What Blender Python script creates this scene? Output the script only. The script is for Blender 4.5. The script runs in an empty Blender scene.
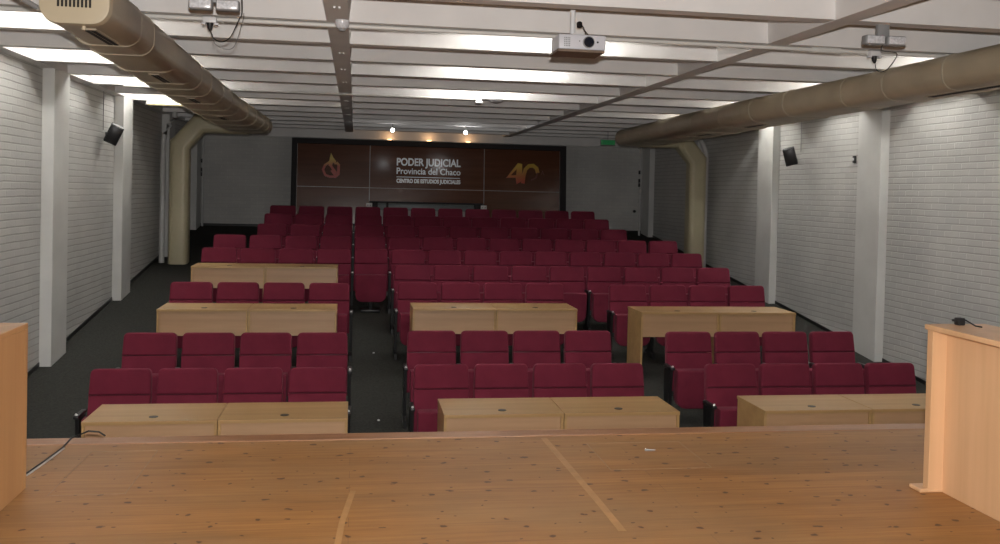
import bpy, bmesh, math, random
from mathutils import Vector, Matrix
random.seed(7)
PI = math.pi
# ------------------------------------------------------------------ camera, world, exposure
# origin = the camera; X right, Y into the hall, Z up (metres)
F_PX, CY_PX, YAW, PITCH, ROLL = 919.7, 210.6, .1565, .0198, -.0236
cam_data = bpy.data.cameras.new('camera'); cam = bpy.data.objects.new('camera', cam_data)
bpy.context.scene.collection.objects.link(cam); bpy.context.scene.camera = cam
cam_data.sensor_width = 36; cam_data.sensor_fit = 'HORIZONTAL'
cam_data.lens = F_PX/1000*36; cam_data.shift_y = (CY_PX-272)/1000
cam_data.clip_start = .05; cam_data.clip_end = 100
fwd = Vector((math.sin(YAW)*math.cos(PITCH), math.cos(YAW)*math.cos(PITCH), -math.sin(PITCH)))
right = Vector((math.cos(YAW), -math.sin(YAW), 0)); down = fwd.cross(right)
r2 = math.cos(ROLL)*right + math.sin(ROLL)*down; d2 = -math.sin(ROLL)*right + math.cos(ROLL)*down
M3 = Matrix((r2, -d2, -fwd)).transposed()
cam.matrix_world = M3.to_4x4()
sc = bpy.context.scene
sc.view_settings.view_transform = 'Standard'; sc.view_settings.look = 'None'
sc.view_settings.exposure = 0.06; sc.view_settings.gamma = 1.0; sc.view_settings.use_curve_mapping = False
w = bpy.data.worlds.new('world'); sc.world = w; w.use_nodes = True
w.node_tree.nodes['Background'].inputs[0].default_value = (.5, .5, .52, 1)
w.node_tree.nodes['Background'].inputs[1].default_value = .02
# the photographer's flash, mounted above the lens
FLASH_W, TUBE_E, SPOT_W = 1120, 54, 1.0
fl = bpy.data.lights.new('camera_flash', 'SPOT'); fl.energy = FLASH_W; fl.color = (1, .965, .93)
fl.shadow_soft_size = .03; fl.spot_size = math.radians(105); fl.spot_blend = .7
flo = bpy.data.objects.new('camera_flash', fl); sc.collection.objects.link(flo)
flo.matrix_world = Matrix.Translation((0.01, -.02, .16)) @ M3.to_4x4()

C = sc.collection
# ------------------------------------------------------------------ hall measures
XL, XR = -3.54, 6.93
YB, YF = 21.4, -2.6
ZC = 1.295            # underside of the joists
STAGE = -1.6
YS = 6.06             # stage front edge
def floor_z(y): return -2.5747 - .88 + .1196*y
SLOPE = math.atan(.1196)

# ------------------------------------------------------------------ materials
def nt(name):
    m = bpy.data.materials.new(name); m.use_nodes = True
    return m, m.node_tree, m.node_tree.nodes['Principled BSDF']
def ramp(t, fac, stops):
    r = t.nodes.new('ShaderNodeValToRGB'); t.links.new(fac, r.inputs[0])
    e = r.color_ramp.elements
    e[0].position, e[0].color = stops[0][0], (*stops[0][1], 1)
    e[1].position, e[1].color = stops[-1][0], (*stops[-1][1], 1)
    for p, c in stops[1:-1]:
        x = e.new(p); x.color = (*c, 1)
    return r
def coords(t, scale=(1,1,1), rot=(0,0,0), kind='Object'):
    tc = t.nodes.new('ShaderNodeTexCoord'); mp = t.nodes.new('ShaderNodeMapping')
    mp.inputs['Scale'].default_value = scale; mp.inputs['Rotation'].default_value = rot
    t.links.new(tc.outputs[kind], mp.inputs[0]); return mp.outputs[0]
def noise(t, vec, scale, detail=3, rough=.5):
    n = t.nodes.new('ShaderNodeTexNoise'); n.inputs['Scale'].default_value = scale
    n.inputs['Detail'].default_value = detail; n.inputs['Roughness'].default_value = rough
    t.links.new(vec, n.inputs['Vector']); return n.outputs['Fac']
def bump(t, bsdf, h, strength, dist=.01):
    b = t.nodes.new('ShaderNodeBump'); b.inputs['Strength'].default_value = strength
    b.inputs['Distance'].default_value = dist
    t.links.new(h, b.inputs['Height']); t.links.new(b.outputs[0], bsdf.inputs['Normal'])
def mix(t, fac, a, b, mode='MIX'):
    m = t.nodes.new('ShaderNodeMix'); m.data_type = 'RGBA'; m.blend_type = mode
    if isinstance(fac, (int, float)): m.inputs[0].default_value = fac
    else: t.links.new(fac, m.inputs[0])
    for i, v in ((6, a), (7, b)):
        if isinstance(v, tuple): m.inputs[i].default_value = (*v, 1)
        else: t.links.new(v, m.inputs[i])
    return m.outputs[2]
def plain(name, col, rough=.5, metal=0, var=.12, scale=8, spec=.5, bmp=0, bscale=60):
    m, t, b = nt(name)
    v = coords(t); n = noise(t, v, scale)
    lo = tuple(c*(1-var) for c in col); hi = tuple(min(1, c*(1+var)) for c in col)
    r = ramp(t, n, [(.3, lo), (.7, hi)]); t.links.new(r.outputs[0], b.inputs['Base Color'])
    b.inputs['Roughness'].default_value = rough; b.inputs['Metallic'].default_value = metal
    b.inputs['Specular IOR Level'].default_value = spec
    if bmp:
        n2 = noise(t, v, bscale, 2); bump(t, b, n2, bmp, .003)
    return m
def glow(name, col, strength):
    m, t, b = nt(name)
    b.inputs['Base Color'].default_value = (*col, 1)
    b.inputs['Emission Color'].default_value = (*col, 1); b.inputs['Emission Strength'].default_value = strength
    return m
def brick_mat(name, swizzle, joint=1.0):
    m, t, b = nt(name)
    tc = t.nodes.new('ShaderNodeTexCoord'); sp = t.nodes.new('ShaderNodeSeparateXYZ'); cb = t.nodes.new('ShaderNodeCombineXYZ')
    t.links.new(tc.outputs['Object'], sp.inputs[0])
    t.links.new(sp.outputs[swizzle], cb.inputs[0]); t.links.new(sp.outputs[2], cb.inputs[1])
    n0 = t.nodes.new('ShaderNodeTexNoise'); n0.inputs['Scale'].default_value = 3; t.links.new(cb.outputs[0], n0.inputs['Vector'])
    mv = t.nodes.new('ShaderNodeVectorMath'); mv.operation = 'MULTIPLY_ADD'
    t.links.new(n0.outputs['Color'], mv.inputs[0]); mv.inputs[1].default_value = (.02, .016, 0); t.links.new(cb.outputs[0], mv.inputs[2])
    br = t.nodes.new('ShaderNodeTexBrick'); t.links.new(mv.outputs[0], br.inputs['Vector'])
    br.inputs['Scale'].default_value = 1; br.inputs['Brick Width'].default_value = .27; br.inputs['Row Height'].default_value = .08
    br.inputs['Mortar Size'].default_value = .009; br.inputs['Mortar Smooth'].default_value = .35
    br.inputs['Color1'].default_value = (.55, .55, .53, 1); br.inputs['Color2'].default_value = (.51, .51, .50, 1)
    br.inputs['Mortar'].default_value = (.58, .58, .56, 1)
    n = noise(t, tc.outputs['Object'], 1.1, 5); r = ramp(t, n, [(.3, (.88, .88, .88)), (.7, (1.06, 1.05, 1.04))])
    # bed-joint shadow painted into the colour: thin darker lines between the courses
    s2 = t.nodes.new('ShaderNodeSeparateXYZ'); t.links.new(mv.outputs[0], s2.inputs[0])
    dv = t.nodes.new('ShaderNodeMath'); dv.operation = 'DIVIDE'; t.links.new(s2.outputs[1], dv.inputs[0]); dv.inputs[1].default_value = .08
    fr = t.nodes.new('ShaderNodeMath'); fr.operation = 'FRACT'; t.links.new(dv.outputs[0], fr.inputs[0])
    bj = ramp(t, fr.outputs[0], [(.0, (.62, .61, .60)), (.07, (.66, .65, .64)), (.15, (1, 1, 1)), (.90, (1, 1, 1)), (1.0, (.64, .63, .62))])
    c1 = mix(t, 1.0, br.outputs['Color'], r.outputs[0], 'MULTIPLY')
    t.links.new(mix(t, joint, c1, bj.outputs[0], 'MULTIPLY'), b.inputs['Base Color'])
    inv = t.nodes.new('ShaderNodeMath'); inv.operation = 'SUBTRACT'; inv.inputs[0].default_value = 1; t.links.new(br.outputs['Fac'], inv.inputs[1])
    fine = noise(t, tc.outputs['Object'], 45, 3)
    ad = t.nodes.new('ShaderNodeMath'); ad.operation = 'MULTIPLY_ADD'; t.links.new(fine, ad.inputs[0]); ad.inputs[1].default_value = .35; t.links.new(inv.outputs[0], ad.inputs[2])
    bump(t, b, ad.outputs[0], .5, .008); b.inputs['Roughness'].default_value = .6
    b.inputs['Specular IOR Level'].default_value = .35
    return m
def wood_mat(name, base, dark, along=0, scale=1.0, rough=.4, contrast=1.0):
    m, t, b = nt(name)
    s = [26*scale]*3; s[along] = 1.6*scale
    v = coords(t, tuple(s)); n = noise(t, v, 1.0, 6, .6)
    v2 = coords(t, tuple(x*.3 for x in s)); n2 = noise(t, v2, 1.3, 3)
    r = ramp(t, n, [(.32, dark), (.68, base)])
    r2_ = ramp(t, n2, [(.35, (.9, .88, .85)), (.65, (1.05, 1.05, 1.05))])
    t.links.new(mix(t, 1.0, r.outputs[0], r2_.outputs[0], 'MULTIPLY'), b.inputs['Base Color'])
    b.inputs['Roughness'].default_value = rough
    return m
def stage_mat():
    m, t, b = nt('pine_stage_boards')
    tc = t.nodes.new('ShaderNodeTexCoord'); O = tc.outputs['Object']
    br = t.nodes.new('ShaderNodeTexBrick'); t.links.new(O, br.inputs['Vector'])
    br.inputs['Scale'].default_value = 1; br.inputs['Brick Width'].default_value = 3.4; br.inputs['Row Height'].default_value = .125
    br.inputs['Mortar Size'].default_value = .0016; br.inputs['Mortar Smooth'].default_value = .3
    br.inputs['Color1'].default_value = (.385, .188, .058, 1); br.inputs['Color2'].default_value = (.335, .160, .048, 1)
    br.inputs['Mortar'].default_value = (.23, .11, .045, 1)
    g = noise(t, coords(t, (1.6, 34, 1)), 1, 6, .6); rg = ramp(t, g, [(.3, (.80, .74, .68)), (.7, (1.12, 1.1, 1.08))])
    c = mix(t, 1.0, br.outputs['Color'], rg.outputs[0], 'MULTIPLY')
    wr = noise(t, coords(t, (.45, .8, 1)), 1.6, 4); rw = ramp(t, wr, [(.42, (0, 0, 0)), (.64, (1, 1, 1))])
    c = mix(t, rw.outputs[0], c, mix(t, .5, c, (.28, .18, .095)))
    # knots
    dn = t.nodes.new('ShaderNodeTexNoise'); dn.inputs['Scale'].default_value = 22; t.links.new(O, dn.inputs['Vector'])
    mv = t.nodes.new('ShaderNodeVectorMath'); mv.operation = 'MULTIPLY_ADD'; t.links.new(dn.outputs['Color'], mv.inputs[0])
    mv.inputs[1].default_value = (.22, .10, 0); mp = coords(t, (3.3, 3.9, 0.001)); t.links.new(mp, mv.inputs[2])
    vo = t.nodes.new('ShaderNodeTexVoronoi'); vo.voronoi_dimensions = '2D'; vo.inputs['Scale'].default_value = 1.0; vo.inputs['Randomness'].default_value = 1
    t.links.new(mv.outputs[0], vo.inputs['Vector'])
    rk = ramp(t, vo.outputs['Distance'], [(.042, (1, 1, 1)), (.060, (0, 0, 0))])
    c = mix(t, rk.outputs[0], c, (.035, .014, .008))
    halo = ramp(t, vo.outputs['Distance'], [(.05, (.3, .3, .3)), (.16, (0, 0, 0))])
    c = mix(t, halo.outputs[0], c, (.28, .12, .04))
    vo2 = t.nodes.new('ShaderNodeTexVoronoi'); vo2.voronoi_dimensions = '2D'; vo2.inputs['Scale'].default_value = 1.31
    t.links.new(mv.outputs[0], vo2.inputs['Vector'])
    rk2 = ramp(t, vo2.outputs['Distance'], [(.026, (.85, .85, .85)), (.045, (0, 0, 0))])
    c = mix(t, rk2.outputs[0], c, (.07, .025, .012))
    big = noise(t, coords(t, (.5, 1.3, 1)), 2.2, 5, .6); rb = ramp(t, big, [(.3, (.86, .85, .84)), (.7, (1.12, 1.12, 1.1))])
    c = mix(t, 1.0, c, rb.outputs[0], 'MULTIPLY')
    t.links.new(c, b.inputs['Base Color'])
    rr = ramp(t, wr, [(.4, (.5,)*3), (.65, (.62,)*3)]); t.links.new(rr.outputs[0], b.inputs['Roughness'])
    bump(t, b, g, .08, .002); b.inputs['Specular IOR Level'].default_value = .35
    return m
def fabric_mat(name, col):
    m, t, b = nt(name)
    v = coords(t); n = noise(t, v, 5, 3); f = noise(t, v, 220, 2)
    r = ramp(t, n, [(.3, tuple(c*.86 for c in col)), (.7, tuple(c*1.12 for c in col))])
    t.links.new(r.outputs[0], b.inputs['Base Color']); b.inputs['Roughness'].default_value = .9
    b.inputs['Specular IOR Level'].default_value = .2
    b.inputs['Sheen Weight'].default_value = .14; b.inputs['Sheen Tint'].default_value = (.8, .35, .42, 1); b.inputs['Sheen Roughness'].default_value = .4
    bump(t, b, f, .25, .002); return m
def grad_mat(name, stops, zlo, zhi):
    m, t, b = nt(name)
    tc = t.nodes.new('ShaderNodeTexCoord'); sp = t.nodes.new('ShaderNodeSeparateXYZ'); t.links.new(tc.outputs['Object'], sp.inputs[0])
    mr = t.nodes.new('ShaderNodeMapRange'); mr.inputs[1].default_value = zlo; mr.inputs[2].default_value = zhi; t.links.new(sp.outputs[2], mr.inputs[0])
    r = ramp(t, mr.outputs[0], stops); t.links.new(r.outputs[0], b.inputs['Base Color']); b.inputs['Roughness'].default_value = .35
    return m

M = {}
M['ceiling'] = plain('white_painted_concrete', (.74, .725, .71), .75, var=.05, scale=2.5, bmp=.15, bscale=25)
M['pier'] = plain('white_painted_pier', (.60, .60, .58), .6, var=.05, scale=3, bmp=.15, bscale=30)
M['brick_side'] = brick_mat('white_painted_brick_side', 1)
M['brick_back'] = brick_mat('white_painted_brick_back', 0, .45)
M['carpet'] = plain('dark_grey_carpet', (.040, .040, .036), .95, var=.25, scale=40, spec=.1, bmp=.5, bscale=400)
M['stage'] = stage_mat()
M['edge'] = wood_mat('pine_edge_board', (.40, .20, .10), (.32, .145, .065), 0, .8, .38)
M['desk_top'] = wood_mat('beech_laminate', (.46, .29, .125), (.42, .26, .11), 0, .8, .38)
M['desk_panel'] = wood_mat('beech_panel', (.48, .30, .17), (.44, .27, .15), 0, .8, .42)
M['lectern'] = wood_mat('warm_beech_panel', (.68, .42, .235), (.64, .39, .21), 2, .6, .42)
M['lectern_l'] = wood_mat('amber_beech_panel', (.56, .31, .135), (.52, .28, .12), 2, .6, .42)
M['fabric'] = fabric_mat('maroon_upholstery', (.150, .017, .036))
M['black'] = plain('black_plastic', (.012, .012, .013), .45, var=.1)
M['steel'] = plain('black_painted_steel', (.015, .015, .016), .35, var=.1, metal=.3)
M['chrome'] = plain('bright_metal', (.6, .6, .6), .25, metal=1, var=.05)
M['duct'] = plain('beige_painted_duct', (.42, .35, .245), .42, var=.10, scale=2.5, bmp=.12, bscale=12)
M['duct_seam'] = plain('pale_duct_sealant', (.41, .35, .255), .5, var=.08)
M['duct_cap'] = plain('cream_duct_cap', (.50, .42, .29), .45, var=.06, scale=3)
M['riser'] = plain('cream_riser_duct', (.47, .42, .28), .38, var=.08, scale=2)
M['dark_slot'] = plain('dark_slot', (.02, .017, .014), .8)
M['white'] = plain('white_plastic', (.72, .72, .72), .4, var=.03)
M['pvc'] = plain('grey_white_pipe', (.50, .50, .49), .4, var=.05)
M['conduit'] = plain('white_conduit', (.66, .65, .62), .4, var=.04)
M['tube'] = glow('fluorescent_tube', (1.0, .98, .93), TUBE_E)
M['tube_y'] = glow('yellowed_fluorescent_tube', (1.0, .90, .55), .35)
M['grey'] = plain('grey_plastic', (.25, .25, .25), .4, var=.08)
M['lens'] = plain('projector_lens_glass', (.01, .012, .02), .06, var=.02)
M['clear'] = plain('frosted_lamp_lens', (.62, .62, .64), .2, var=.2, scale=60)
M['brown'] = plain('shade_brown_base_plate', (.17, .12, .085), .6, var=.15, scale=20)  # shade and warm bounce under the projector, painted as brown
M['proj'] = plain('projector_housing', (.62, .62, .66), .35, var=.03)
M['panel'] = wood_mat('dark_glossy_wood_board', (.125, .048, .024), (.10, .036, .018), 0, .5, .17)
M['frame'] = plain('near_black_frame', (.010, .007, .008), .7, var=.1)
M['trim'] = plain('brushed_metal_trim', (.30, .26, .24), .4, metal=.3, var=.08)
M['letters'] = plain('brushed_steel_letters', (.62, .62, .63), .38, metal=.55, var=.08)
M['flame'] = grad_mat('flame_emblem_paint', [(0, (.45, .05, .03)), (.6, (.48, .07, .03)), (.8, (.55, .25, .04)), (1, (.6, .42, .06))], .20, .68)
M['forty'] = grad_mat('forty_emblem_paint', [(0, (.5, .07, .04)), (.4, (.5, .15, .04)), (1, (.62, .40, .05))], .22, .62)
M['faint'] = plain('dull_red_print', (.15, .04, .03), .4)
M['green'] = glow('green_sign_face', (.02, .22, .07), .12)
M['spotglow'] = glow('spot_lamp_face', (1, .97, .92), 25)
M['warmglow'] = glow('added_warm_tube', (1, .6, .3), 3)
M['counter'] = plain('pale_grey_counter', (.22, .25, .25), .4, var=.1)
M['tape'] = plain('worn_masking_tape', (.42, .22, .078), .55, var=.12, scale=14)
M['scuff'] = plain('pale_seam_line', (.30, .18, .09), .6, var=.2, scale=20)
M['cable'] = plain('black_cable', (.015, .015, .015), .4)
M['cable_w'] = plain('grey_white_cable', (.55, .53, .5), .4)

# ------------------------------------------------------------------ mesh helpers
class MB:
    def __init__(s): s.bm = bmesh.new()
    def _merge(s, b):
        me = bpy.data.meshes.new('t'); b.to_mesh(me); b.free(); s.bm.from_mesh(me); bpy.data.meshes.remove(me)
    def box(s, x0, x1, y0, y1, z0, z1, bev=0, seg=2, mat=None):
        b = bmesh.new(); bmesh.ops.create_cube(b, size=1)
        bmesh.ops.scale(b, vec=(x1-x0, y1-y0, z1-z0), verts=b.verts)
        if bev: bmesh.ops.bevel(b, geom=b.edges[:], offset=bev, segments=seg, affect='EDGES', profile=.5)
        bmesh.ops.translate(b, vec=((x0+x1)/2, (y0+y1)/2, (z0+z1)/2), verts=b.verts)
        if mat is not None: bmesh.ops.transform(b, matrix=mat, verts=b.verts)
        s._merge(b); return s
    def quads(s, vs, fs):
        v = [s.bm.verts.new(p) for p in vs]
        for f in fs:
            try: s.bm.faces.new([v[i] for i in f])
            except ValueError: pass
        return s
    def loft(s, rings, cap=True):
        n = len(rings[0]); vs = [p for r in rings for p in r]
        fs = [(i*n+j, i*n+(j+1) % n, (i+1)*n+(j+1) % n, (i+1)*n+j) for i in range(len(rings)-1) for j in range(n)]
        if cap: fs += [tuple(reversed(range(n))), tuple((len(rings)-1)*n+j for j in range(n))]
        return s.quads(vs, fs)
    def tube(s, pts, r, n=10, cap=True):
        pts = [Vector(p) for p in pts]; rings = []; up = Vector((0.03, .05, 1)).normalized()
        rr = r if isinstance(r, (list, tuple)) else [r]*len(pts)
        for i, p in enumerate(pts):
            a = pts[max(0, i-1)]; c = pts[min(len(pts)-1, i+1)]; d = (c-a).normalized()
            u = up if abs(d.dot(up)) < .95 else Vector((1, 0, 0))
            e1 = d.cross(u).normalized(); e2 = d.cross(e1).normalized()
            rings.append([p+rr[i]*(math.cos(2*PI*k/n)*e1+math.sin(2*PI*k/n)*e2) for k in range(n)])
        return s.loft(rings, cap)
    def disc(s, c, axis, r, th, n=24):
        a = Vector(axis).normalized(); c = Vector(c)
        return s.tube([c-a*th/2, c+a*th/2], r, n)
    def prism(s, outline, y0, y1, bev=0, seg=2, mat=None):
        """outline in (x,z), extruded along y"""
        b = bmesh.new()
        A = [b.verts.new((x, y0, z)) for x, z in outline]; B = [b.verts.new((x, y1, z)) for x, z in outline]
        n = len(A); b.faces.new(A); b.faces.new(list(reversed(B)))
        for i in range(n): b.faces.new((A[i], B[i], B[(i+1) % n], A[(i+1) % n]))
        bmesh.ops.recalc_face_normals(b, faces=b.faces[:])
        if bev:
            ed = [e for e in b.edges if abs(e.verts[0].co.y-e.verts[1].co.y) < 1e-6]
            bmesh.ops.bevel(b, geom=ed, offset=bev, segments=seg, affect='EDGES', profile=.5)
        if mat is not None: bmesh.ops.transform(b, matrix=mat, verts=b.verts)
        s._merge(b); return s
    def build(s, name, mat, parent=None, smooth=True, loc=None):
        bmesh.ops.recalc_face_normals(s.bm, faces=s.bm.faces[:])
        me = bpy.data.meshes.new(name); s.bm.to_mesh(me); s.bm.free()
        me.materials.append(mat if not isinstance(mat, str) else M[mat])
        if smooth:
            me.polygons.foreach_set('use_smooth', [True]*len(me.polygons))
            me.set_sharp_from_angle(angle=math.radians(38))
        o = bpy.data.objects.new(name, me); C.objects.link(o)
        if parent is not None: o.parent = parent
        if loc is not None: o.location = loc
        return o
def tag(o, label, cat, group=None):
    o['label'] = label; o['category'] = cat
    if group: o['group'] = group
    return o
def thing(name, label, cat, loc=(0, 0, 0), group=None):
    o = bpy.data.objects.new(name, None); C.objects.link(o); o.location = loc; o.empty_display_size = .1
    return tag(o, label, cat, group)
def struct(name, mb, mat, smooth=False, loc=None):
    o = mb.build(name, mat, smooth=smooth, loc=loc); o['kind'] = 'structure'; return o
def rrect(w, h, r, n=6, cx=0, cz=0):
    """rounded rectangle outline (x,z), counter-clockwise"""
    r = min(r, w/2-.001, h/2-.001); out = []
    for qx, qz, a0 in ((w/2-r, h/2-r, 0), (-w/2+r, h/2-r, 90), (-w/2+r, -h/2+r, 180), (w/2-r, -h/2+r, 270)):
        for k in range(n+1):
            a = math.radians(a0+90*k/n); out.append((cx+qx+r*math.cos(a), cz+qz+r*math.sin(a)))
    return out
def copy_tree(o, parent=None):
    c = o.copy(); C.objects.link(c)
    if parent is not None: c.parent = parent
    for ch in list(o.children): copy_tree(ch, c)
    return c

# ------------------------------------------------------------------ setting
# raked floor of the hall
y0, y1 = YS-.1, YB+.15
m = MB().quads([(XL-.2, y0, floor_z(y0)-.1), (XR+.2, y0, floor_z(y0)-.1), (XR+.2, y1, floor_z(y1)-.1), (XL-.2, y1, floor_z(y1)-.1),
                (XL-.2, y0, floor_z(y0)), (XR+.2, y0, floor_z(y0)), (XR+.2, y1, floor_z(y1)), (XL-.2, y1, floor_z(y1))],
               [(3, 2, 1, 0), (4, 5, 6, 7), (0, 1, 5, 4), (1, 2, 6, 5), (2, 3, 7, 6), (3, 0, 4, 7)])
struct('floor', m, 'carpet')
# stage platform with its pine boards and front edge board
m = MB().box(XL, XR, YF, YS-.15, STAGE-.03, STAGE)
st = struct('floor_stage', m, 'stage')
m = MB().box(XL, XR, YS-.15, YS, STAGE-.035, STAGE+.004, .006)
struct('trim_1', m, 'edge')
m = MB().box(XL, XR, YS-.06, YS-.03, floor_z(YS)-.05, STAGE-.035)
struct('trim_2', m, 'desk_panel')
# walls
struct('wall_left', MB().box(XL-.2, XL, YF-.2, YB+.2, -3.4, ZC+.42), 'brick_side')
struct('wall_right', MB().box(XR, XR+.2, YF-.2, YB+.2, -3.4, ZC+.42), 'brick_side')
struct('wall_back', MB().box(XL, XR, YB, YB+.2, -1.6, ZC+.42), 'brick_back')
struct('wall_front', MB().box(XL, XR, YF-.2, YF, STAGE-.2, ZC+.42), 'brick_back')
# piers and dark skirting
pn = 3
for X0, X1 in ((XL, XL+.135), (XR-.125, XR)):
    for yy in (4.9, 8.17, 11.45, 14.62, 18.0, 21.05):
        zb = STAGE if yy < YS else floor_z(yy-.3)-.02
        struct('trim_%d' % pn, MB().box(X0, X1, yy-.28, yy+.28, zb, ZC+.3, .008), 'pier'); pn += 1
for side, X0, X1 in (('left', XL, XL+.012), ('right', XR-.012, XR)):
    a, b_ = YS, YB
    m = MB().quads([(X0, a, floor_z(a)), (X1, a, floor_z(a)), (X1, b_, floor_z(b_)), (X0, b_, floor_z(b_)),
                    (X0, a, floor_z(a)+.05), (X1, a, floor_z(a)+.05), (X1, b_, floor_z(b_)+.05), (X0, b_, floor_z(b_)+.05)],
                   [(3, 2, 1, 0), (4, 5, 6, 7), (0, 1, 5, 4), (1, 2, 6, 5), (2, 3, 7, 6), (3, 0, 4, 7)])
    struct('baseboard_'+side, m, 'steel')
struct('baseboard_back', MB().box(XL, XR, YB-.012, YB, floor_z(YB)-.01, floor_z(YB)+.05), 'steel')
# ribbed concrete ceiling: slab, cross joists, two lengthwise beams and the wall beams
SLAB = ZC+.38
m = MB().box(XL-.2, XR+.2, YF-.2, YB+.2, SLAB, SLAB+.12)
def taper(x0, x1, y0, y1, zb, zt, t, alongx=True):
    if alongx: a, b_ = [(x0, y0), (x1, y0), (x1, y1), (x0, y1)], [(x0, y0-t), (x1, y0-t), (x1, y1+t), (x0, y1+t)]
    else: a, b_ = [(x0, y0), (x1, y0), (x1, y1), (x0, y1)], [(x0-t, y0), (x1+t, y0), (x1+t, y1), (x0-t, y1)]
    return [(p[0], p[1], zb) for p in a]+[(p[0], p[1], zt) for p in b_]
BOXF = [(3, 2, 1, 0), (4, 5, 6, 7), (0, 1, 5, 4), (1, 2, 6, 5), (2, 3, 7, 6), (3, 0, 4, 7)]
JW = .14
joist_far = [7.40+1.09*k for k in range(-9, 13)]
for yf in joist_far:
    m.quads(taper(XL, XR, yf-JW, yf, ZC, SLAB+.01, .045), BOXF)
BEAMS = (-.16, 3.46)
for xb in BEAMS:
    m.quads(taper(xb-.085, xb+.085, YF, YB, ZC-.004, SLAB+.01, .04, False), BOXF)
for x0, x1 in ((XL, XL+.14), (XR-.14, XR)):
    m.box(x0, x1, YF, YB, ZC-.002, SLAB+.01)
struct('ceiling', m, 'ceiling')
struct('trim_%d' % pn, MB().box(XL, XR, YB-.14, YB, 1.14, ZC+.1, .01), 'ceiling'); pn += 1

# ------------------------------------------------------------------ auditorium seats
P = .55
X0 = -2.1937
def rowY(r): return [8.2835, 9.4096, 11.6693, 12.8385, 13.9505, 15.0845, 16.2379, 17.4421, 18.5334][r-1]
TILT = math.radians(10)
def seat_meshes():
    d = {}
    H = .895; SEAM = .545
    # backrest: two upholstered pads, rounded top corners, joined by a seam
    rot = Matrix.Translation((0, -.135, .13)) @ Matrix.Rotation(-TILT, 4, 'X')
    top = H-.13
    m = MB()
    up = [(-.252, SEAM), (.252, SEAM)] + [(.246-.045+.045*math.cos(a), top-.045+.045*math.sin(a)) for a in [math.radians(k) for k in (0, 22, 45, 68, 90)]] \
        + [(-.246+.045+.045*math.cos(a), top-.045+.045*math.sin(a)) for a in [math.radians(k) for k in (90, 112, 135, 158, 180)]]
    m.prism(up, -.042, .05, .020, 4, rot)
    lo = [(-.254, .14), (.254, .14), (.251, SEAM-.003), (-.251, SEAM-.003)]
    m.prism(lo, -.036, .05, .016, 3, rot)
    d['backrest'] = m.build('backrest', 'fabric')
    m = MB()
    sh = [(-.235, .08), (.235, .08), (.225, top-.06), (.19, top-.025), (-.19, top-.025), (-.225, top-.06)]
    m.prism(sh, .048, .068, .006, 2, rot)
    d['back_shell'] = m.build('back_shell', 'steel')
    # tipped-up seat pad, rounded lower corners, its underside towards the stage
    m = MB()
    pts = [(.228, .40), (-.228, .40)] + [(-.225+.1-.1*math.cos(a), .1-.1*math.sin(a)) for a in [math.radians(k) for k in (0, 25, 45, 65, 90)]] \
        + [(.225-.1+.1*math.sin(a), .1-.1*math.cos(a)) for a in [math.radians(k) for k in (0, 25, 45, 65, 90)]]
    rot2 = Matrix.Translation((0, -.275, .13)) @ Matrix.Rotation(math.radians(3), 4, 'X')
    m.prism(pts, -.065, .065, .016, 3, rot2)
    d['seat_cushion'] = m.build('seat_cushion', 'fabric')
    m = MB().box(-.16, .16, -.245, -.15, .24, .30, .01)
    d['seat_bracket'] = m.build('seat_bracket', 'steel')
    def stand(x):
        s = MB()
        prof = [(-.34, -.041), (-.02, -.002), (-.02, .03), (-.12, .07), (-.10, .52), (-.30, .54), (-.26, .07), (-.34, .03)]
        vs = [(x-.016, p[0], p[1]) for p in prof]+[(x+.016, p[0], p[1]) for p in prof]; n = len(prof)
        s.quads(vs, [tuple(range(n)), tuple(reversed(range(n, 2*n)))]+[(i, i+n, (i+1) % n+n, (i+1) % n) for i in range(n)])
        return s.build('stand', 'steel')
    def arm(x):
        s = MB().box(x-.022, x+.022, -.345, -.09, .53, .562, .010, 2)
        a = s.build('armrest', 'black')
        c = MB().tube([(x, -.32, .560), (x, -.325, .570), (x, -.328, .576)], [.012, .011, .006], 10).build('screw_cap', 'white', a)
        return a
    d['pedestal'] = MB().box(-.03, .03, -.24, -.06, .01, .26, .008).box(-.14, .14, -.30, -.02, -.03, .01, .004).build('pedestal', 'steel')
    d['stand'] = stand(-.275); d['armrest'] = arm(-.275)
    d['stand_end'] = stand(.275); d['armrest_end'] = arm(.275)
    return d
D = seat_meshes()
used_proto = set()
def place_part(key, parent):
    o = D[key]
    if key in used_proto: c = copy_tree(o, parent)
    else: used_proto.add(key); o.parent = parent; c = o
    return c
ORD = ['first', 'second', 'third', 'fourth', 'fifth', 'sixth', 'seventh', 'eighth', 'ninth']
def block(r, i0, n, where, last=True):
    Y = rowY(r)
    for k in range(n):
        x = X0+P*(i0+k)+.25
        pos = 'leftmost' if k == 0 else ('rightmost' if k == n-1 else ORD[k]+' from left')
        if n == 1: lab = 'maroon folding auditorium seat standing alone mid-aisle in the %s row from the stage' % ORD[r-1]
        else: lab = 'maroon folding seat, %s %s of the %s row from stage' % (pos, where, ORD[r-1])
        Yb = Y + (-.03 if i0 <= 1 else .04 if n <= 5 and i0 == 5 else 0)
        t = thing('auditorium_seat', lab, 'seat', (x, Yb, floor_z(Yb)), 'maroon folding seats of the %s row' % ORD[r-1])
        for key in ('backrest', 'back_shell', 'seat_cushion', 'seat_bracket'): place_part(key, t)
        if n == 1: place_part('pedestal', t); continue
        for key in ('stand', 'armrest'): place_part(key, t)
        if k == n-1: place_part('stand_end', t); place_part('armrest_end', t)
for r in (1, 2, 3):
    block(r, 0, 4, 'in left block'); block(r, 5, 4, 'in centre block'); block(r, 10, 4, 'in right block')
block(4, 5, 9, 'in nine-seat run')
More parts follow.
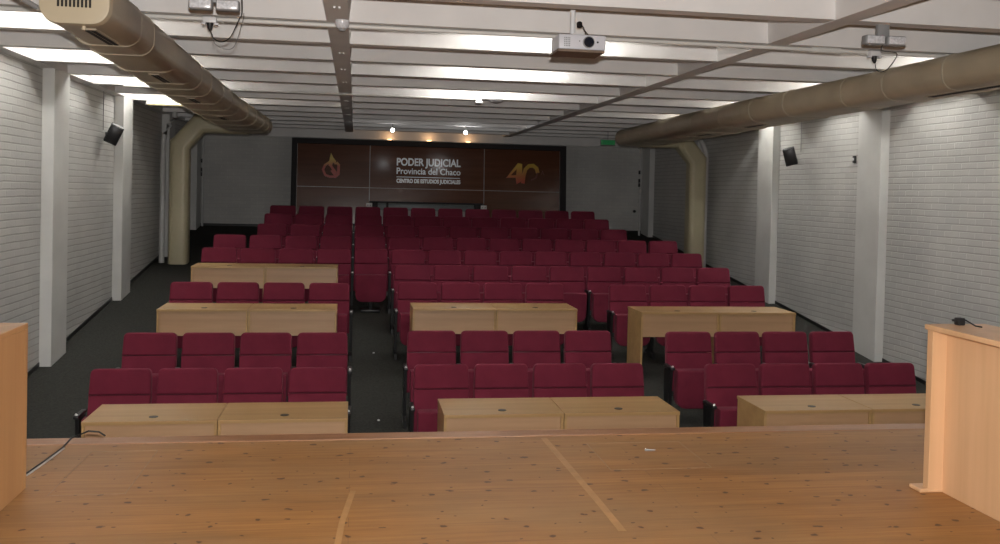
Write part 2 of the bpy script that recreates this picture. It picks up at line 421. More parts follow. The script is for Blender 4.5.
for r in (5, 6):
    block(r, 0, 4, 'in left block'); block(r, 4.0, 1, ''); block(r, 5, 9, 'in wide right run')
for r in (7, 8, 9):
    block(r, 1, 3, 'in left block'); block(r, 4.0, 1, ''); block(r, 5, 8, 'in wide right run')

# ------------------------------------------------------------------ two-seat desks (each unit its own piece)
DW, DD, DH = .978, .58, .768
def make_desk():
    t = thing('desk', 'x', 'desk')
    MB().box(-DW/2, DW/2, 0, DD, DH-.026, DH, .002).build('desktop', 'desk_top', t, False)
    for q in (-1, 1):
        a, b_ = sorted((q*(DW/2-.022), q*DW/2)); f = lambda y: .1196*(y-.3)
        MB().quads([(a, .012, f(.012)), (b_, .012, f(.012)), (b_, DD-.02, f(DD-.02)), (a, DD-.02, f(DD-.02)),
                    (a, .012, DH-.026), (b_, .012, DH-.026), (b_, DD-.02, DH-.026), (a, DD-.02, DH-.026)], BOXF).build('side_panel', 'desk_top', t, False)
    MB().box(-DW/2+.022, DW/2-.022, .03, .048, DH-.30, DH-.026, .001).build('modesty_panel', 'desk_panel', t, False)
    MB().disc((0.0, .135, DH+.001), (0, 0, 1), .034, .004, 20).build('cable_grommet', 'black', t)
    return t
desk0 = make_desk(); first = [True]
def desk(xc, y, lab, grp):
    t = desk0 if first[0] else copy_tree(desk0); first[0] = False
    t.location = (xc, y, floor_z(y+.3)); t['label'] = lab; t['group'] = grp
G1, G2, G3 = 'beech desks before the first row', 'beech desks before the third row', 'beech desks before the fifth row'
def pair(xl, y, where, grp, rowname):
    desk(xl+DW/2, y, 'light beech panel-fronted desk, left unit of the %s pair %s' % (where, rowname), grp)
    desk(xl+DW*1.5+.006, y, 'light beech panel-fronted desk, right unit of the %s pair %s' % (where, rowname), grp)
pair(-1.985, 7.22, 'left-hand', G1, 'nearest the stage')
pair(.735, 7.26, 'centre', G1, 'nearest the stage')
pair(3.44, 7.25, 'right-hand', G1, 'nearest the stage')
pair(-2.145, 10.61, 'left-hand', G2, 'before third seat row')
pair(.69, 10.68, 'centre', G2, 'before third seat row')
pair(3.405, 10.54, 'right-hand', G2, 'before third seat row')
pair(-2.185, 12.97, 'farthest', G3, 'before fifth seat row')

# ------------------------------------------------------------------ lecterns on the stage
def lectern(name, x_in, x_out, yn, yf, lab, mat, lip, H=.89):
    t = thing(name, lab, 'lectern', (x_in, yf, STAGE))
    s = 1 if x_out > x_in else -1       # s=1: body lies to the right of its visible side
    def bx(a, b_, *k, **kw): return (min(a, b_), max(a, b_))+k
    a, b_ = sorted((0, s*(.022))); MB().box(a, b_, yn-yf, -.05, 0, H-.03, .002).build('side_panel', mat, t, False)
    W = x_out-x_in
    a, b_ = sorted((W-s*.022, W)); MB().box(a, b_, yn-yf, -.05, 0, H-.03, .002).build('side_panel', mat, t, False)
    a, b_ = sorted((-s*lip, W+s*lip)); MB().box(a, b_, -.05, 0, 0, H-.03, .003).build('front_panel', mat, t, False)
    o_ = .012 if lip else 0
    a, b_ = sorted((-s*(lip+o_), W+s*(lip+o_))); MB().box(a, b_, yn-yf-.02, o_, H-.03, H, .004).build('top', mat, t, False)
    a, b_ = sorted((s*.022, W-s*.022)); MB().box(a, b_, yn-yf+.05, -.05, H-.32, H-.30, .002).build('shelf', mat, t, False)
    if lip: a, b_ = sorted((-s*(lip+.05), s*.05)); MB().box(a, b_, -.055, .05, 0, .022, .006).build('foot', mat, t, False)
    return t
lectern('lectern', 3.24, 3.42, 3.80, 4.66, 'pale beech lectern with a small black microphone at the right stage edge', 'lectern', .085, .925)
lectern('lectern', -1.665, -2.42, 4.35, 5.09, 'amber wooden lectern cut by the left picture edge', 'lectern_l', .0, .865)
# small black microphone clamp and cable lying on the right lectern
t = thing('microphone', 'small black microphone clip with short cable on the right lectern top', 'microphone', (3.32, 4.62, STAGE+.925))
MB().box(-.022, .022, -.02, .02, 0, .042, .006).build('clip_body', 'black', t)
MB().tube([(-.045, 0, .028), (-.02, 0, .026)], [.006, .009], 8).build('capsule', 'black', t)
MB().tube([(.02, 0, .027), (.035, -.002, .028), (.045, -.02, .018), (.055, -.06, .004), (.062, -.10, .004)], .0045, 8).build('cable', 'cable', t)

for (x, y), nm in zip(((.28, 13.89), (.27, 11.65), (.28, 9.34)), ('farthest', 'middle', 'nearest')):
    tag(MB().tube([(x, y, floor_z(y)-.002), (x, y, floor_z(y)+.006), (x, y, floor_z(y)+.010)], [.014, .013, .007], 10).build('floor_stud', 'white'),
        'tiny pale stud in the carpet of the left aisle, %s of three' % nm, 'stud')
# ------------------------------------------------------------------ marks and cables on the stage floor
t = tag(MB().tube([(-1.80, 5.14, STAGE+.006), (-1.745, 5.3, STAGE+.006), (-1.72, 5.56, STAGE+.006), (-1.705, 5.82, STAGE+.006), (-1.69, 5.95, STAGE+.03), (-1.62, 6.06, STAGE+.045), (-1.56, 6.07, STAGE+.035), (-1.52, 6.06, STAGE+.012)], .0055, 8).build('power_cable', 'cable'),
        'black cable running from the left lectern over the stage edge', 'cable')
tag(MB().tube([(-1.775, 5.13, STAGE+.005), (-1.728, 5.3, STAGE+.005), (-1.706, 5.56, STAGE+.005), (-1.692, 5.82, STAGE+.005)], .005, 8).build('signal_cable', 'cable_w'),
    'thin pale cable lying beside the black one near left lectern', 'cable')
def strip(pts, wdt, name, mat, lab, cat, z=.0012):
    m = MB()
    for (xa, ya), (xb, yb) in zip(pts[:-1], pts[1:]):
        d = Vector((xb-xa, yb-ya, 0)).normalized(); n = Vector((-d.y, d.x, 0))*wdt/2
        zz = STAGE+z
        A = [Vector((xa, ya, zz))-n, Vector((xb, yb, zz))-n, Vector((xb, yb, zz))+n, Vector((xa, ya, zz))+n]
        m.quads([p+Vector((0, 0, 0)) for p in A]+[p+Vector((0, 0, .0006)) for p in A], BOXF)
    return tag(m.build(name, mat, None, False), lab, cat)
strip([(1.25, 5.86), (1.27, 5.2), (1.285, 4.6), (1.29, 4.2)], .04, 'floor_tape', 'tape', 'long pale tape line running across the stage boards at centre right', 'tape')
strip([(0.02, 4.9), (-.03, 4.45), (-.05, 4.1)], .03, 'floor_tape', 'tape', 'short pale tape line on the stage boards left of centre', 'tape')
def hatch(x0, x1, y0, y1, lab):
    m = MB()
    for a in ((x0, x1, y0, y0+.005), (x0, x1, y1-.005, y1), (x0, x0+.004, y0, y1), (x1-.004, x1, y0, y1)):
        m.box(a[0], a[1], a[2], a[3], STAGE-.001, STAGE+.0012)
    return tag(m.build('floor_hatch', 'scuff', None, False), lab, 'hatch')
hatch(1.50, 2.12, 5.15, 5.72, 'seam outline of a hatch let into the stage boards at right')
hatch(-1.52, -1.14, 4.95, 5.75, 'seam outline of a hatch in the stage boards near left lectern')
t = thing('floor_latch', 'small grey metal latch set in the stage boards at right', 'latch', (1.86, 5.53, STAGE))
MB().box(-.03, .03, -.012, .012, 0, .004, .001).build('plate', 'grey', t); MB().tube([(-.03, 0, .008), (.03, -.025, .008)], .004, 8).build('bolt', 'chrome', t)

# ------------------------------------------------------------------ air ducts
def lerp_tab(tab, y):
    if y <= tab[0][0]: return tab[0][1:]
    for a, b_ in zip(tab[:-1], tab[1:]):
        if y <= b_[0]:
            f = (y-a[0])/(b_[0]-a[0]); return tuple(p+(q-p)*f for p, q in zip(a[1:], b_[1:]))
    return tab[-1][1:]
def ring_at(y, tab, grow=0):
    xa, xb, zb, h, r = lerp_tab(tab, y)
    w = abs(xb-xa)
    return [(px, y, pz) for px, pz in rrect(w+2*grow, h+2*grow, r+grow, 6, (xa+xb)/2, zb+h/2)]
def sweep(path, wdt, dep, r, y):
    """rounded section swept in the XZ plane at depth y, mitred at the bends"""
    pts = [Vector((p[0], 0, p[1])) for p in path]; rings = []
    sec = rrect(wdt, dep, r, 6)
    for i, p in enumerate(pts):
        d0 = (p-pts[i-1]).normalized() if i else (pts[1]-p).normalized()
        d1 = (pts[i+1]-p).normalized() if i < len(pts)-1 else d0
        t_ = (d0+d1).normalized(); nrm = Vector((-t_.z, 0, t_.x)); k = 1/max(.3, t_.dot(d0))
        rings.append([(p+nrm*a*k+Vector((0, y+b_, 0))) for a, b_ in sec])
    return rings
def air_duct(side, tab, yn, yf, seams, riser_x, lab, slots, riser_y=17.2):
    t = thing('air_duct', lab, 'duct', (0, 0, 0))
    ys = [yn]; 
    for s_ in seams: ys += [s_]
    ys += [yf]
    m = MB(); rings = []
    for i in range(len(ys)-1):
        a, b_ = ys[i], ys[i+1]; s0 = lerp_tab(tab, (a+b_)/2)
        tb = [(0,)+s0]
        rings += [ring_at(a+.005, [(0,)+lerp_tab(tab, a+.12*(b_-a))]), ring_at(b_-.005, [(0,)+lerp_tab(tab, a+.6*(b_-a))])]
    m.loft(rings); m.build('duct_body', 'duct', t)
    for s_ in seams:
        tb = [(0,)+lerp_tab(tab, s_)]
        MB().loft([ring_at(s_-.009, tb, .003), ring_at(s_-.006, tb, .006), ring_at(s_+.006, tb, .006), ring_at(s_+.009, tb, .003)]).build('seam_ring', 'duct_seam', t)
    tb = [(0,)+lerp_tab(tab, yn)]
    cap = MB().loft([ring_at(yn-.03, tb, -.003), ring_at(yn-.028, tb, .006), ring_at(yn+.01, tb, .012), ring_at(yn+.03, tb, .012)]).build('end_cap', 'duct_cap', t)
    xa, xb, zb, h, r = tb[0][1:]; cx = (xa+xb)/2; cz = zb+h/2
    gm = MB()
    for k in range(9):
        x = cx-.09+.18*k/8
        gm.box(x-.0065, x+.0065, yn-.034, yn-.029, cz-.06, cz+.09, .001)
    gm.build('grille', 'dark_slot', cap, False)
    MB().tube([(cx+.04, yn+.03, zb-.012), (cx+.04, yn+.03, zb-.035)], .012, 8).build('bolt', 'duct_cap', t)
    for (sa, sb) in slots:
        xa, xb, zb, h, r = lerp_tab(tab, (sa+sb)/2); c2 = (xa+xb)/2+.05*(1 if side < 0 else -1)
        f = MB().box(c2-.045, c2+.045, sa, sb, zb-.008, zb+.004, .002).build('slot_diffuser', 'duct_seam', t, False)
        MB().box(c2-.030, c2-.006, sa+.03, sb-.03, zb-.012, zb-.006).build('slot', 'dark_slot', f, False)
        MB().box(c2+.006, c2+.030, sa+.03, sb-.03, zb-.012, zb-.006).build('slot', 'dark_slot', f, False)
    s = -1 if side < 0 else 1
    xm = (lerp_tab(tab, yf)[0]+lerp_tab(tab, yf)[1])/2
    zt = 1.11
    path = [(xm, zt), (riser_x-s*.34, zt), (riser_x, zt-.40), (riser_x, floor_z(riser_y)-.02)]
    MB().loft(sweep(path, .34, .36, .10, riser_y)).build('riser', 'riser', t)
    return t
tabL = [(5.8, -1.485, -1.865, .955, .30, .10), (7.5, -1.51, -2.0, .955, .305, .11), (10, -1.55, -2.12, .955, .31, .13), (13, -1.57, -2.24, .955, .315, .15), (17.4, -1.52, -2.36, .96, .32, .155)]
tabR = [(4.0, 4.86, 5.36, .955, .30, .12), (8.5, 4.86, 5.42, .955, .305, .13), (11, 4.83, 5.55, .955, .31, .14), (13.5, 4.85, 5.72, .955, .315, .15), (17.4, 4.98, 5.88, .96, .32, .155)]
air_duct(-1, tabL, 5.87, 17.35, (6.75, 7.2, 8.2, 9.1, 9.6, 10.3, 11.2, 12.1, 12.9, 13.9, 14.9, 15.9, 16.7), -3.11,
         'beige flat-oval air duct with grilled end cap hanging along the left ceiling', ((6.05, 6.68), (8.35, 8.95), (10.5, 11.05), (13.1, 13.7)))
air_duct(1, tabR, 4.2, 17.35, (5.3, 6.2, 7.1, 8.0, 8.75, 10.0, 10.9, 11.9, 12.9, 13.9, 14.9, 15.9, 16.7), 6.58,
         'beige flat-oval air duct hanging along the right side of ceiling', ((5.4, 6.1), (6.3, 7.6), (11.1, 11.7), (13.1, 13.7)))
tag(MB().tube([(-1.90, 5.88, 1.04), (-2.02, 5.72, 1.11), (-2.32, 5.4, 1.295)], .016, 8).build('duct_hanger', 'grey'), 'grey metal hanger rod beside the left duct end cap', 'hanger')
# white drain pipes beside the two risers
for xx, xe, lab in ((-3.405, -3.22, 'white vertical pipe between left riser duct and brick wall'), (6.78, 6.6, 'white vertical pipe between right riser duct and brick wall')):
    fy = 17.2
    tag(MB().tube([(xx, fy, floor_z(fy)-.01), (xx, fy, .78), (xx+(xe-xx)*.1, fy, .9), (xx+(xe-xx)*.5, fy, 1.06), (xe, fy, 1.2), (xe, fy, ZC+.1)], .048, 14).build('drain_pipe', 'pvc'), lab, 'pipe')
# corner pipes at the back wall with black clamps
for xx, lab in ((-3.36, 'thin pale pipe in the far left corner with black clamps'), (6.66, 'thin pale pipe by the far right corner with black clamps')):
    t = thing('corner_pipe', lab, 'pipe', (xx, 21.0 if xx > 0 else 21.28, 0)); yy = 21.0 if xx > 0 else 21.28
    MB().tube([(0, 0, floor_z(yy)), (0, 0, 1.29)], .025, 10).build('pipe', 'pvc', t)
    for z in (.55, .35, .25): MB().box(-.05, -.01, -.03, .02, z-.045, z+.045, .005).build('clamp', 'black', t)

# ------------------------------------------------------------------ fluorescent battens in the coffers
def make_batten(mat='tube', h=0.0):
    t = thing('fluorescent_batten', 'x', 'lamp')
    MB().box(-.61, .61, -.035, .035, 0, .05, .006).build('housing', 'white', t)
    for s in (-1, 1):
        MB().tube([(-.585, s*.045, -.012), (.585, s*.045, -.012)], .014, 10).build('tube', mat, t)
        MB().box(s*.60-.012, s*.60+.012, -.06, .06, -.03, .02, .004).build('lamp_holder', 'white', t)
    return t
b0 = make_batten(); fb = True
bayn = {-2.77: 'left', 1.67: 'centre', 6.16: 'right'}
for k, nm in ((1, 'first'), (3, 'second'), (5, 'third'), (7, 'fourth')):
    for xb, bn in bayn.items():
        if k == 7 and bn == 'centre': continue
        t = b0 if fb else copy_tree(b0); fb = False
        t.location = (xb, 7.40+1.09*k-JW-.45, SLAB-.052); t.scale.x = 1.0
        t['label'] = 'white fluorescent batten lighting the %s lit coffer of the %s ceiling bay' % (nm, bn); t['group'] = 'fluorescent battens in the ceiling coffers'
for x, y, lab in ((-1.8, 1.95, 'left'), (1.67, 1.95, 'centre'), (5.1, 1.95, 'right')):  # battens added out of view to fill the stage and bounce onto the beams
    t = copy_tree(b0); t.location = (x, y, SLAB-.052); t.scale.x = 1.0; t['label'] = 'added unseen fill-light batten in the %s ceiling bay above the stage' % lab
t = make_batten('tube_y')
t.location = (-2.76, 14.78, ZC-.055); t.scale.x = .68; t['label'] = 'yellowish fluorescent batten under a joist above the left riser duct'
t = copy_tree(t); t.location = (6.32, 14.78, ZC-.055); t['label'] = 'yellowish fluorescent batten under a joist behind the right duct'

# ------------------------------------------------------------------ conduit across the hall, sockets, emergency lamps
YC = 7.33; ZP = ZC-.022
t = thing('ceiling_conduit', 'thin white conduit pipe crossing the whole ceiling under a joist', 'conduit', (0, 0, 0))
MB().tube([(XL+.1, YC, ZP), (4.05, YC, ZP)], .017, 10).build('pipe', 'conduit', t)
MB().tube([(3.80, YC, ZP), (4.06, YC, ZP)], .024, 12).build('coupling', 'conduit', t)
MB().tube([(4.05, YC, ZP), (XR-.1, YC, ZP)], .017, 10).build('pipe', 'conduit', t)
def plug_socket(x, lab, side):
    t = thing('ceiling_socket', lab, 'socket', (x, YC-.03, ZP-.02))
    MB().box(-.05, .05, -.03, .03, -.015, .03, .006).build('socket_box', 'white', t)
    MB().box(-.062, -.03, -.02, .02, -.03, -.012, .004).build('clip', 'clear', t); MB().box(.03, .062, -.02, .02, -.03, -.012, .004).build('clip', 'clear', t)
    MB().tube([(0, 0, -.015), (0, 0, -.05), (.005, 0, -.075)], [.026, .02, .007], 10).build('plug', 'black', t)
plug_socket(-1.12, 'white ceiling socket with black plug right of the left duct', -1)
plug_socket(4.36, 'white ceiling socket with black plug left of the right duct', 1)
def curve(pts, n=10):
    P_ = [Vector(p) for p in pts]; P_ = [P_[0]]+P_+[P_[-1]]; out = []
    for i in range(1, len(P_)-2):
        for k in range(n):
            u = k/n; a, b_, c_, d_ = P_[i-1:i+3]
            out.append(.5*((2*b_)+(-a+c_)*u+(2*a-5*b_+4*c_-d_)*u*u+(-a+3*b_-3*c_+d_)*u**3))
    return out+[P_[-1]]
zs = ZP-.02
tag(MB().tube(curve([(-1.112, YC-.03, zs-.08), (-1.09, YC-.03, zs-.13), (-1.03, YC-.04, zs-.155), (-.96, YC-.08, zs-.12), (-.87, YC-.3, zs-.02), (-.80, 6.6, 1.20), (-.77, 6.32, 1.285)]), .0045, 6).build('lamp_cable', 'cable'),
    'black cable looping from left ceiling plug up to the emergency lamp', 'cable')
tag(MB().tube(curve([(-1.10, YC-.03, zs-.10), (-1.08, YC-.03, zs-.17), (-1.0, YC-.04, zs-.21), (-.93, YC-.06, zs-.18), (-.85, YC-.25, zs-.02), (-.79, 6.62, 1.2)]), .003, 6).build('lamp_cable', 'grey'),
    'thin grey cable sagging lowest below the left ceiling plug', 'cable')
tag(MB().tube(curve([(4.37, YC-.03, zs-.08), (4.385, YC-.03, zs-.13), (4.43, YC-.04, zs-.145), (4.47, YC-.08, zs-.11), (4.40, YC-.3, zs-.03), (4.0, 6.6, 1.17), (3.84, 6.27, 1.20)]), .0045, 6).build('lamp_cable', 'cable'),
    'black cable from right ceiling plug up to the twin emergency lamp', 'cable')
def emergency(x, lab):
    t = thing('emergency_light', lab, 'emergency light', (x, 6.25, ZC))
    MB().box(-.045, .045, -.005, .035, -.10, .004, .003).build('battery_box', 'grey', t)
    for s in (-1, 1):
        h = MB().box(s*.085-.075, s*.085+.075, -.045, .03, -.155, -.085, .014, 3).build('lamp_head', 'grey', t)
        MB().box(s*.085-.067, s*.085+.067, -.054, -.043, -.148, -.092, .006).build('lens', 'clear', h)
emergency(-.93, 'twin-head emergency light under the ceiling between left duct and centre beam')
emergency(3.80, 'twin-head emergency light under the ceiling right of the second beam')
# junction on the centre beam
t = thing('junction_box', 'clear round junction cover where the conduit crosses the centre beam', 'junction box', (-.125, 7.2, ZC-.01))
MB().tube([(0, 0, .01), (0, 0, -.03), (0, 0, -.055)], [.055, .055, .038], 14).build('cover', 'clear', t)
MB().tube([(0, 0, -.055), (0, 0, -.075)], [.032, .026], 12).build('sensor', 'grey', t)
# little white cable clips in pairs on the beam underside
for k, y in enumerate((6.67, 8.9, 10.1, 11.3, 12.6, 13.7, 14.9, 16.2, 17.9)):
    for s in (-1, 1):
        tag(MB().box(-.155+s*.018-.008, -.155+s*.018+.008, y-.02, y+.02, ZC-.018, ZC-.003, .003).build('cable_clip', 'white'),
            'small white clip under the centre beam, %s one of %s pair from the stage' % ('left' if s < 0 else 'right', ORD[k]), 'clip', 'white clips along the centre beam')
# thin second pipe farther back, with detector and dome at its end
t = thing('ceiling_conduit', 'thin pale pipe below the ceiling leading to the smoke detector', 'conduit', (0, 0, 0))
MB().tube([(-3.0, 12.62, ZC-.02), (1.64, 12.62, ZC-.02)], .014, 8).build('pipe', 'conduit', t)
t = thing('smoke_detector', 'small white cone-shaped smoke detector at centre of the ceiling', 'smoke detector', (1.66, 12.6, ZC-.02))
MB().tube([(0, 0, .02), (0, 0, 0), (0, 0, -.05), (0, 0, -.065)], [.03, .035, .06, .045], 14).build('detector_body', 'white', t)
t = thing('ceiling_dome', 'shiny grey shallow dome right of the ceiling smoke detector', 'dome', (1.90, 12.6, ZC-.02))
MB().tube([(0, 0, .02), (0, 0, 0), (0, 0, -.025), (0, 0, -.04)], [.05, .11, .085, .03], 20).build('dome_cover', 'clear', t)
MB().tube([(0, 0, .018), (0, 0, .0)], [.055, .115], 20).build('base_ring', 'grey', t)

# ------------------------------------------------------------------ projector
t = thing('projector', 'white ceiling projector with round black lens facing the stage', 'projector', (1.60, 6.60, 1.10))
bd = MB().box(-.175, .175, -.10, .16, -.055, .055, .012, 3).build('housing', 'proj', t)
MB().tube([(.045, -.112, .0), (.045, -.10, .0)], .043, 28).build('lens_ring', 'grey', t)
MB().tube([(.045, -.116, .0), (.045, -.108, .0)], .037, 28).build('lens', 'lens', t)
MB().disc((.113, -.101, .003), (0, 1, 0), .007, .004, 12).build('sensor_eye', 'black', t)
MB().disc((-.022, -.101, .006), (0, 1, 0), .005, .004, 12).build('sensor_eye', 'grey', t)
vm = MB()
for k in range(4):
    for q in range(5): vm.box(-.135+k*.012, -.128+k*.012, -.1025, -.0995, -.035+q*.014, -.026+q*.014)
vm.build('vent', 'grey', t, False)
MB().box(-.185, .165, -.115, .17, -.075, -.055, .005).build('shade_base_plate', 'brown', t, False)
mt = MB().box(-.055, .035, -.02, .08, .055, .075, .004).tube([(-.045, .03, .07), (-.045, .03, .57)], .02, 12).build('mount', 'white', t)
MB().box(-.10, .01, -.02, .08, .555, .573, .003).build('mount_plate', 'white', t)
tag(MB().tube(curve([(1.66, 6.75, 1.262), (1.675, 6.73, 1.22), (1.69, 6.68, 1.18), (1.675, 6.66, 1.16), (1.64, 6.64, 1.162)]), .004, 6).build('projector_cable', 'cable'), 'black cable dropping to the top of the projector', 'cable')
tag(MB().disc((1.655, 6.83, 1.285), (0, .6, 1), .022, .03, 14).build('ceiling_microphone', 'black'), 'small round black knob on the ceiling above the projector', 'microphone')

# ------------------------------------------------------------------ speakers, wall fittings
def speaker(x, y, z, side, lab, yawz, tilt):
    t = thing('wall_speaker', lab, 'speaker', (x, y, z))
    R_ = Matrix.Rotation(yawz, 4, 'Z') @ Matrix.Rotation(tilt, 4, 'Y') @ Matrix.Rotation(math.radians(14), 4, 'X')
    b = MB().box(-.09, .09, -.07, .08, -.135, .135, .012, 2, R_).build('cabinet', 'black', t)
    MB().box(-.08, .08, -.078, -.068, -.12, .12, .004, 2, R_).build('grille', 'steel', b)
    wx = (XL+.0-x) if side < 0 else (XR-x)
    MB().tube([(0, .02, 0), (wx*.6, .12, 0), (wx, .26, .0)], .014, 8).build('bracket', 'steel', t)
    s = 1 if side < 0 else -1
    MB().box(min(wx, wx+s*.012), max(wx, wx+s*.012), .22, .30, -.04, .04, .002).build('wall_plate', 'steel', t)
speaker(-3.37, 13.65, .69, -1, 'black loudspeaker tilted on the left brick wall beside a pier', math.radians(18), math.radians(24))
speaker(6.72, 13.55, .67, 1, 'black loudspeaker tilted on the right brick wall beside a pier', math.radians(-30), math.radians(-14))
for x0, y, z0, z1, lab in ((XL+.008, 13.72, .75, ZC, 'thin dark cable rising from left loudspeaker to the ceiling'), (XR-.008, 13.6, .75, ZC, 'thin dark cable rising from right loudspeaker to the ceiling')):
    tag(MB().tube([(x0, y, z0), (x0, y, z1)], .005, 6).build('speaker_cable', 'grey'), lab, 'cable')
t = thing('wall_sensor', 'tiny black sensor on the right brick wall left of near pier', 'sensor', (XR, 12.0, .58))
MB().box(-.03, 0, -.03, .03, -.05, .05, .006).build('case', 'black', t)
MB().box(-.036, -.03, -.015, .015, -.015, .02, .002).build('window', 'white', t)
tag(MB().disc((6.65, YB-.02, -.38), (0, 1, 0), .035, .04, 16).build('wall_switch', 'black'), 'small dark round switch on the back brick wall at right', 'switch')

# ------------------------------------------------------------------ dark sign wall at the back
YP = 21.02
t = thing('sign_wall', 'dark glossy wooden sign wall with institutional lettering and emblems at the back', 'sign', (0, YP, 0)); t.rotation_euler = (math.radians(-4.5), 0, 0)
fz = floor_z(YP)
xs = (-1.30, .315, 2.93, 4.72)
for (a, b_, zb) in ((xs[0], xs[1], fz), (xs[1], xs[2], -.27), (xs[2], xs[3], fz)):
    MB().box(a, b_, 0, .05, zb, 1.0, .003).build('board', 'panel', t, False)
MB().box(-1.42, -1.30, -.06, .12, fz, 1.11, .004).build('frame_post', 'frame', t, False)
MB().box(4.72, 4.86, -.06, .12, fz, 1.11, .004).build('frame_post', 'frame', t, False)
MB().box(-1.42, 4.86, -.065, .12, 1.0, 1.115, .004).build('frame_header', 'frame', t, False)
for x in xs: MB().box(x-.007, x+.007, -.008, 0, (-.30 if x in xs[1:3] else fz), .995).build('trim_strip', 'trim', t, False)
MB().box(xs[0], xs[3], -.007, 0, .028, .040).build('trim_strip', 'trim', t, False)
MB().box(xs[1], xs[2], -.012, .06, -.30, -.265).build('lower_edge', 'frame', t, False)
for x in (.42, 2.82): MB().box(x-.09, x+.09, .02, .14, fz, -.27).build('recess_post', 'frame', t, False)
MB().box(.70, .75, .02, .08, fz, -.30).build('recess_post', 'frame', t, False)
def text(s, size, x0, x1, z, mat, bold=.0, parent=None, name='lettering', y=-.012, ext=.006, zs=None):
    cu = bpy.data.curves.new('txt', 'FONT'); cu.body = s; cu.size = size; cu.extrude = ext; cu.offset = bold
    o = bpy.data.objects.new('txt', cu); C.objects.link(o)
    bpy.context.view_layer.update(); dg = bpy.context.evaluated_depsgraph_get()
    me = bpy.data.meshes.new_from_object(o.evaluated_get(dg)); bpy.data.objects.remove(o)
    xv = [v.co.x for v in me.vertices]; a, b_ = min(xv), max(xv); k = (x1-x0)/(b_-a)
    for v in me.vertices:
        v.co = Vector((x0+(v.co.x-a)*k, y-v.co.z, z+v.co.y*(zs or 1)))
    me.materials.clear(); me.materials.append(M[mat])
    ob = bpy.data.objects.new(name, me); C.objects.link(ob); ob.parent = parent; return ob
text('PODER JUDICIAL', .235, .92, 2.38, .565, 'letters', .006, t)
text('Provincia del Chaco', .20, .92, 2.38, .37, 'letters', .003, t)
MB().box(.92, 2.37, -.016, -.004, .292, .306).build('rule_line', 'letters', t, False)
text('CENTRO DE ESTUDIOS JUDICIALES', .12, .92, 2.38, .17, 'letters', .005, t)
# emblem of the left board: ring with a flame
cx, cz = -.555, .50
def band(pts, wd, y0=-.018, y1=-.004):
    m_ = MB()
    for (xa, za), (xb, zb) in zip(pts[:-1], pts[1:]):
        d = Vector((xb-xa, 0, zb-za)).normalized(); n = Vector((-d.z, 0, d.x))*wd/2; e = d*wd*.22
        A = [Vector((xa, 0, za))-e-n, Vector((xb, 0, zb))+e-n, Vector((xb, 0, zb))+e+n, Vector((xa, 0, za))-e+n]
        m_.prism([(p.x, p.z) for p in A], y0, y1)
    return m_
band([(cx-.02, cz+.10), (cx-.13, cz+.02), (cx-.17, cz-.08), (cx-.12, cz-.20), (cx-.02, cz-.235), (cx+.10, cz-.235)], .05).build('emblem_ring', 'flame', t, False)
band([(cx+.10, cz-.235), (cx+.17, cz-.17), (cx+.175, cz+.03), (cx+.13, cz+.08)], .06).build('emblem_ring', 'flame', t, False)
band([(cx-.02, cz+.04), (cx+.05, cz-.06), (cx+.12, cz-.15)], .055).build('emblem_stroke', 'flame', t, False)
band([(cx+.02, cz-.10), (cx+.10, cz-.21)], .045).build('emblem_stroke', 'flame', t, False)
MB().prism([(cx+.0, cz+.30), (cx-.03, cz+.16), (cx-.055, cz+.02), (cx+.01, cz-.02), (cx+.05, cz+.09), (cx+.10, cz+.03), (cx+.115, cz+.12), (cx+.05, cz+.20)], -.02, -.004).build('emblem_flame', 'flame', t, False)
# 40 emblem of the right board
fx, fz2 = 3.42, .27
MB().prism([(fx+.02, fz2+.06), (fx+.30, fz2+.42), (fx+.40, fz2+.40), (fx+.40, fz2+.05), (fx+.36, fz2-.02), (fx+.27, fz2-.07), (fx+.25, fz2+.08), (fx+.03, fz2+.07)], -.018, -.004).build('numeral_four', 'forty', t, False)
MB().prism([(fx+.13, fz2+.13), (fx+.26, fz2+.14), (fx+.27, fz2+.28)], -.0195, -.0175).build('numeral_counter', 'panel', t, False)
import math as _m
arc = [(fx+.42, fz2-.03), (fx+.44, fz2+.14), (fx+.48, fz2+.28), (fx+.56, fz2+.36), (fx+.66, fz2+.37), (fx+.74, fz2+.31), (fx+.765, fz2+.22)]
band(arc, .085).build('numeral_zero', 'forty', t, False)
band([(fx+.765, fz2+.20), (fx+.73, fz2+.09), (fx+.62, fz2+.03)], .035).build('numeral_zero_shade', 'faint', t, False)
text('A', .16, fx+.84, fx+.93, fz2+.15, 'faint', 0, t)
# socket boxes at the feet of the trims
for x, lab in ((.315, 'small pale wall box at foot of the left trim of sign wall'), (2.93, 'small pale wall box at foot of the right trim of sign wall')):
    q = thing('outlet_box', lab, 'outlet box', (x, YP-.005, -.36))
    MB().box(-.07, .07, -.05, 0, -.05, .05, .008).build('box_body', 'conduit', q)
    for s in (-1, 1): MB().box(s*.03-.012, s*.03+.012, -.054, -.049, -.012, .014, .002).build('socket_face', 'grey', q)
# pale counter seen in the gap below the centre board
q = thing('counter', 'pale grey counter in the gap beneath the centre of sign wall', 'counter', (1.6, 21.22, floor_z(21.22)))
MB().box(-1.2, 1.2, -.03, .05, .45, .60, .005).build('counter_top', 'counter', q)
for s in (-1, 1): MB().box(s*1.1-.03, s*1.1+.03, 0, .05, 0, .45, .003).build('leg', 'counter', q)
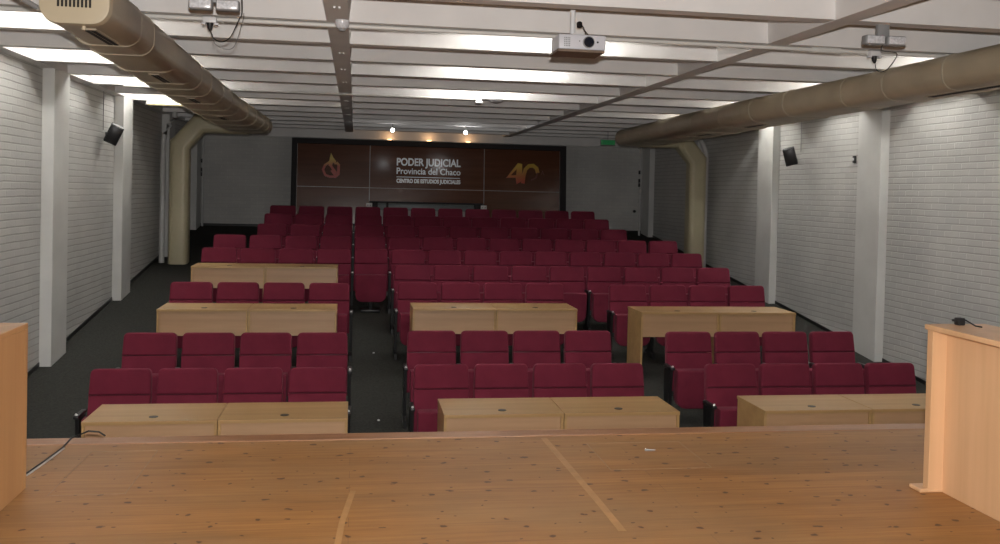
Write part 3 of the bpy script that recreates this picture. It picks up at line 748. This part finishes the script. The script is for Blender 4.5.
# two small spots under the ceiling before the sign wall
for i, (x, y, lab) in enumerate(((.70, 18.23, 'small bright spotlight on ceiling before sign wall, left one'), (2.14, 18.23, 'small bright spotlight on ceiling before sign wall, right one'))):
    q = thing('ceiling_spotlight', lab, 'lamp', (x, y, ZC), 'spotlights before the sign wall')
    ld = bpy.data.lights.new('spot_glow', 'POINT'); ld.energy = (3, 9)[i]; ld.shadow_soft_size = .03
    lo_ = bpy.data.objects.new('spot_glow_light', ld); C.objects.link(lo_); lo_.parent = q; lo_.location = (0, -.05, -.16)
    MB().tube([(0, 0, 0), (0, .01, -.09)], .012, 8).build('stem', 'grey', q)
    MB().tube([(0, .06, -.10), (0, -.03, -.12)], [.03, .042], 14).build('lamp_body', 'grey', q)
    MB().disc((0, -.033, -.1207), (0, 1, .2), .034, .006, 16).build('lamp_face', 'spotglow', q)
# warm little lamps added on top of the sign header to warm the ceiling
for x, nm in ((.75, 'left'), (1.65, 'middle'), (2.55, 'right')):
    q = thing('added_warm_lamp', 'small added warm fill lamp on top edge of sign wall, %s one of three' % nm, 'lamp', (x, YP+.11, 1.112), 'added warm fill lamps on top of the sign wall')
    MB().box(-.06, .06, -.03, .03, 0, .02, .004).build('lamp_base', 'black', q)
    MB().tube([(-.05, 0, .032), (.05, 0, .032)], .012, 8).build('lamp_tube', 'warmglow', q)
    ld = bpy.data.lights.new('added_warm_glow', 'POINT'); ld.energy = SPOT_W; ld.color = (1, .58, .28); ld.shadow_soft_size = .03
    lo_ = bpy.data.objects.new('added_warm_light', ld); C.objects.link(lo_); lo_.parent = q; lo_.location = (0, -.02, .08)
# green exit signs
for x, y, wd, lab in ((5.22, 18.75, .30, 'small green exit sign under ceiling left of the right duct end'), (-2.20, 19.0, .24, 'small green exit sign just below the left duct end')):
    q = thing('exit_sign', lab, 'exit sign', (x, y, 1.10))
    MB().box(-wd/2-.01, wd/2+.01, 0, .035, -.06, .06, .005).build('sign_case', 'grey', q)
    MB().box(-wd/2, wd/2, -.005, 0, -.05, .05, .001).build('sign_face', 'green', q, False)
    MB().tube([(0, .02, .06), (0, .02, SLAB-1.10+.005)], .008, 8).build('stem', 'grey', q)
